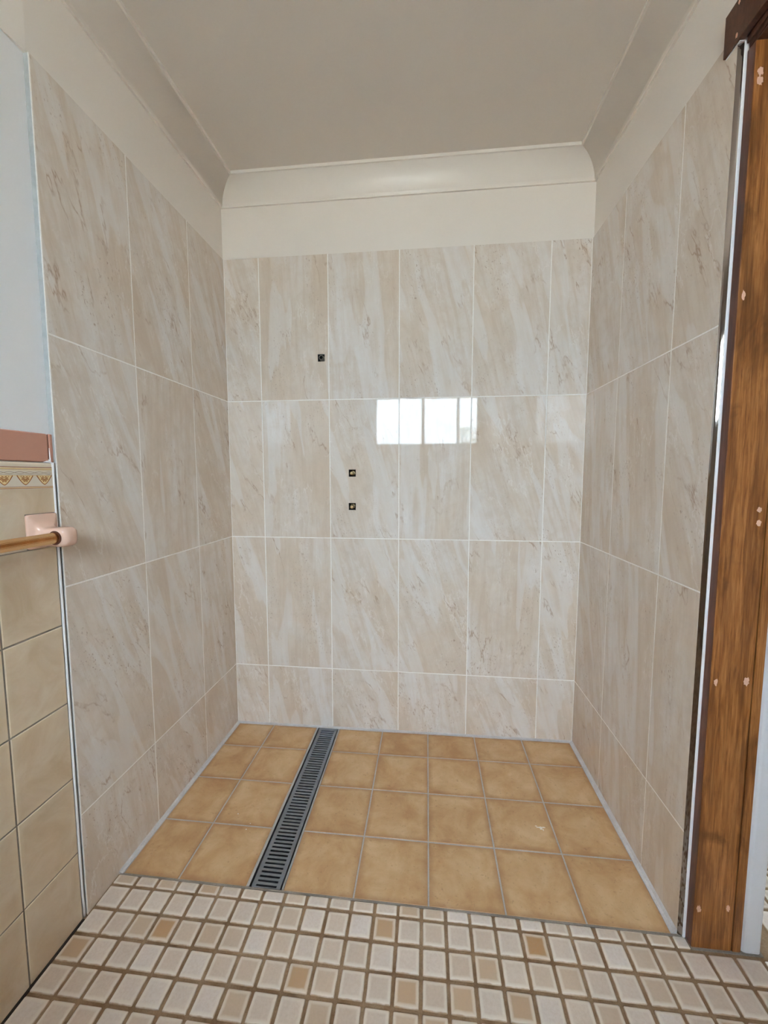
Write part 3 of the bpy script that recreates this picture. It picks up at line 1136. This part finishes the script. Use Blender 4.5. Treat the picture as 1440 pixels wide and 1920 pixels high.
# the grate: two side rails joined by cross bars, leaving 54 slots
m = MB()
SL0, SPc, SW = -0.7390, 0.013333, 0.0056
dbox(m, 0.3985, 0.4105, YD0, YD1, -0.010, -0.0004)
dbox(m, 0.4702, 0.4822, YD0, YD1, -0.010, -0.0004)
ends = [YD0] + [SL0 + SPc * k for k in range(54)] + [YD1]
for k in range(55):
    a = YD0 if k == 0 else SL0 + SPc * (k - 1) + SW / 2
    b_ = YD1 if k == 54 else SL0 + SPc * k - SW / 2
    if b_ - a > 0.0005:
        dbox(m, 0.4105, 0.4702, a, b_, -0.010, -0.0004)
m.build('grate', M['steel'], dr, -do)

# ------------------------------------------------------------------ pipe ends in the back wall
def pipe_end(hole, label, group=None):
    x, z = (hole[0] + hole[1]) / 2, (hole[2] + hole[3]) / 2
    t = thing('pipe_outlet', label, 'pipe', (x - 0.001, 0.030, z + 0.002))
    m = MB()
    m.lathe([(0.0078, 0.012), (0.0102, 0.012), (0.0102, -0.027), (0.0092, -0.028), (0.0072, -0.028), (0.0072, -0.004), (0.0, -0.004)],
            (0, 0, 0), 'y', 24, 0, True, True, False)
    m.build('pipe', M['grey_pipe'], t)
    m = MB()
    m.lathe([(0.0, -0.0190), (0.0071, -0.0190), (0.0071, -0.0268), (0.0066, -0.0268)], (0, 0, 0), 'y', 20, 0, False, False, False)
    m.build('bore', M['black'], t)
    m = MB()
    m.lathe([(0.0125, 0.010), (0.0125, -0.012), (0.0115, -0.0135), (0.0095, -0.0135)], (0, 0, 0), 'y', 6, 0, False, True, False)
    m.build('nut', M['grey_pipe'], t)


def tap_spindle(hole, label, tilt):
    x, z = (hole[0] + hole[1]) / 2, (hole[2] + hole[3]) / 2
    t = thing('tap_spindle', label, 'tap', (x - 0.001, 0.030, z))
    m = MB()
    m.lathe([(0.0112, 0.012), (0.0112, -0.004), (0.0104, -0.006), (0.0085, -0.006)], (0, 0, 0), 'y', 6, 0, False, True, True)
    o = m.build('hexagon_collar', M['brass'], t)
    o.rotation_euler = (0, tilt, 0)
    m = MB()
    m.lathe([(0.0088, -0.008), (0.0088, -0.022), (0.0080, -0.0235), (0.0068, -0.0245), (0.0068, -0.0275), (0.0064, -0.036), (0.0056, -0.0370), (0.0, -0.0370)],
            (-0.0015, 0, -0.001), 'y', 20, 0, True, True, False)
    m.build('spindle', M['brass'], t)


pipe_end(HOLES[0], 'short grey pipe end in the square hole, highest on the back wall')
tap_spindle(HOLES[1], 'brass tap spindle in the upper of the two stacked square holes', 0.3)
tap_spindle(HOLES[2], 'brass tap spindle in the lower of the two stacked square holes', 0.9)

# ------------------------------------------------------------------ towel rail
tr = thing('towel_rail', 'gold fluted towel rail in a pink ceramic bracket on the beige tiles', 'towel rail', (-0.003, -0.904, 1.0105))


def rsq(hy, hz, x, e=5.0, n=32, dy=0.0, dzz=0.0):
    r = []
    for i in range(n):
        a = 2 * math.pi * i / n
        c_, s_ = math.cos(a), math.sin(a)
        r.append((x, dy + hy * math.copysign(abs(c_) ** (2 / e), c_), dzz + hz * math.copysign(abs(s_) ** (2 / e), s_)))
    return r


def bracket(yoff):
    m = MB()
    m.rings([rsq(0.0372, 0.0392, -0.004, 14, dzz=0.013), rsq(0.0372, 0.0392, 0.0030, 14, dzz=0.013), rsq(0.0350, 0.0370, 0.0052, 12, dzz=0.0125),
             rsq(0.0270, 0.0285, 0.0080, 6, dzz=0.008), rsq(0.0215, 0.0225, 0.0140, 5, dzz=0.003), rsq(0.0202, 0.0215, 0.0250, 5),
             rsq(0.0204, 0.0220, 0.0400, 5), rsq(0.0208, 0.0224, 0.0560, 5), rsq(0.0200, 0.0218, 0.0660, 4.5),
             rsq(0.0170, 0.0190, 0.0730, 4), rsq(0.0105, 0.0120, 0.0765, 3.5), rsq(0.003, 0.003, 0.0775, 3)], 0, True)
    o = m.build('bracket', M['pink_glaze'], tr, (0, yoff, 0))
    return o


br1 = bracket(0.0)
br2 = bracket(-0.62)
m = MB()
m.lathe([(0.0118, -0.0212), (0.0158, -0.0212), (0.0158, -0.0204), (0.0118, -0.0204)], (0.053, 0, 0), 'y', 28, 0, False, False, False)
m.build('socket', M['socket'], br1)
m = MB()
NF = 30
ring = lambda y: [((0.0530 + (0.0123 if i % 2 else 0.0110) * math.cos(math.pi * i / NF)), y,
                   (0.0123 if i % 2 else 0.0110) * math.sin(math.pi * i / NF)) for i in range(2 * NF)]
m.rings([ring(-0.601), ring(-0.0195)], 0, False)
m.build('bar', M['gold'], tr)

# ------------------------------------------------------------------ crumbs and smears on the shower floor
def smear(name, label, cat, x, y, spec, h=0.0008, seed=1):
    rnd = random.Random(seed)
    mm = MB()
    for dx, dy, rx, ry in spec:
        n = 12
        r0, r1 = [], []
        for i in range(n):
            a = 2 * math.pi * i / n
            k = 1 + rnd.uniform(-0.35, 0.35)
            r0.append((dx + rx * k * math.cos(a), dy + ry * k * math.sin(a), 0))
            r1.append((dx + rx * k * 0.6 * math.cos(a), dy + ry * k * 0.6 * math.sin(a), h))
        mm.rings([r0, r1], 0, True, False, True)
    o = mm.build(name, M['smear'], None, (x, y, zfloor(x, y) + 0.0002))
    return tag(o, label, cat)


smear('plaster_smear', 'white plaster smear across the floor tile joint near the right wall', 'smear', 1.262, -0.463,
      [(0, 0, 0.005, 0.005), (-0.008, 0.002, 0.007, 0.002), (0.009, 0.004, 0.006, 0.002), (-0.014, 0.006, 0.004, 0.0012),
       (0.006, -0.006, 0.002, 0.004)], 0.0009, 5)
smear('plaster_crumb', 'tiny white plaster crumb on the floor tile, farthest of three left of the drain', 'crumb', 0.2475, -0.512,
      [(0, 0, 0.0022, 0.0018)], 0.0015, 8)
smear('plaster_crumb', 'tiny white plaster crumb just behind the tile joint left of the drain', 'crumb', 0.3060, -0.545,
      [(0, 0, 0.0020, 0.0015)], 0.0012, 9)
smear('plaster_crumb', 'tiny white plaster crumb just in front of the tile joint left of the drain', 'crumb', 0.3020, -0.568,
      [(0, 0, 0.0018, 0.0024)], 0.0012, 10)

# ------------------------------------------------------------------ next room and outdoors (seen through the doorway and in reflections)
m = MB()
m.box(3.30, 3.40, -2.2, 2.9, -0.08, 2.45)
m.box(1.644, 3.40, -2.3, -2.2, -0.08, 2.45)
struct(m.build('wall_next_room', M['next_room']))
m = MB()
m.plate(1.644, 3.40, -0.08, 2.45, 2.80, 2.90, [(1.9, 3.2, 0.9, 2.0)])
wnr = struct(m.build('wall_next_room_window_side', M['next_room']))
m = MB()
m.box(1.65, 3.40, -2.3, 2.9, 2.40, 2.46)
struct(m.build('ceiling_next_room', M['ceiling']))
m = MB()
for a, b_, c_, d_ in ((1.9, 3.2, 0.9, 0.95), (1.9, 3.2, 1.95, 2.0), (1.9, 1.95, 0.95, 1.95), (3.15, 3.2, 0.95, 1.95), (2.52, 2.58, 0.95, 1.95)):
    m.box(a, b_, 2.82, 2.87, c_, d_)
w2 = struct(m.build('window_2', M['window_frame']))
for a, b_ in ((1.95, 2.52), (2.58, 3.15)):
    m = MB()
    m.box(a, b_, 2.843, 2.847, 0.95, 1.95)
    m.build('pane', M['glass'], w2)
m = MB()
m.box(1.644, 1.70, 0.10, 2.9, -0.08, 2.45)
struct(m.build('wall_next_room_side', M['next_room']))
m = MB()
m.poly([(-40, -40, -0.25), (40, -40, -0.25), (40, 40, -0.25), (-40, 40, -0.25)])
struct(m.build('ground', M['outdoor_ground']))

# shrub in the yard; from indoors it shows only in the tiles' reflection of the window
sh = thing('shrub', 'small leafy shrub outdoors, seen only reflected at the right of the bright window', 'shrub', (1.56, -5.5, -0.25))
rnd = random.Random(21)
m = MB()
m.lathe([(0.03, 0.0), (0.022, 1.2), (0.012, 2.05), (0.0, 2.1)], (0, 0, 0), 'z', 8)
m.build('trunk', M['bark'], sh)
m = MB()
for i in range(700):
    a, q = rnd.uniform(0, 2 * math.pi), rnd.uniform(0, 1)
    z = 1.15 + 1.12 * q
    r = (0.24 - 0.13 * q + 0.05 * math.sin(9 * q)) * math.sqrt(rnd.uniform(0.1, 1))
    p = Vector((r * math.cos(a), r * math.sin(a), z))
    u = Vector((rnd.uniform(-1, 1), rnd.uniform(-1, 1), rnd.uniform(-0.6, 0.6))).normalized() * 0.032
    w = u.cross(Vector((rnd.uniform(-1, 1), rnd.uniform(-1, 1), rnd.uniform(-1, 1))).normalized()) * 0.5
    m.faces([p - u, p + w, p + u, p - w], [(0, 1, 2, 3)])
fo = m.build('foliage', M['leaf'], sh)
fo['kind'] = 'stuff'
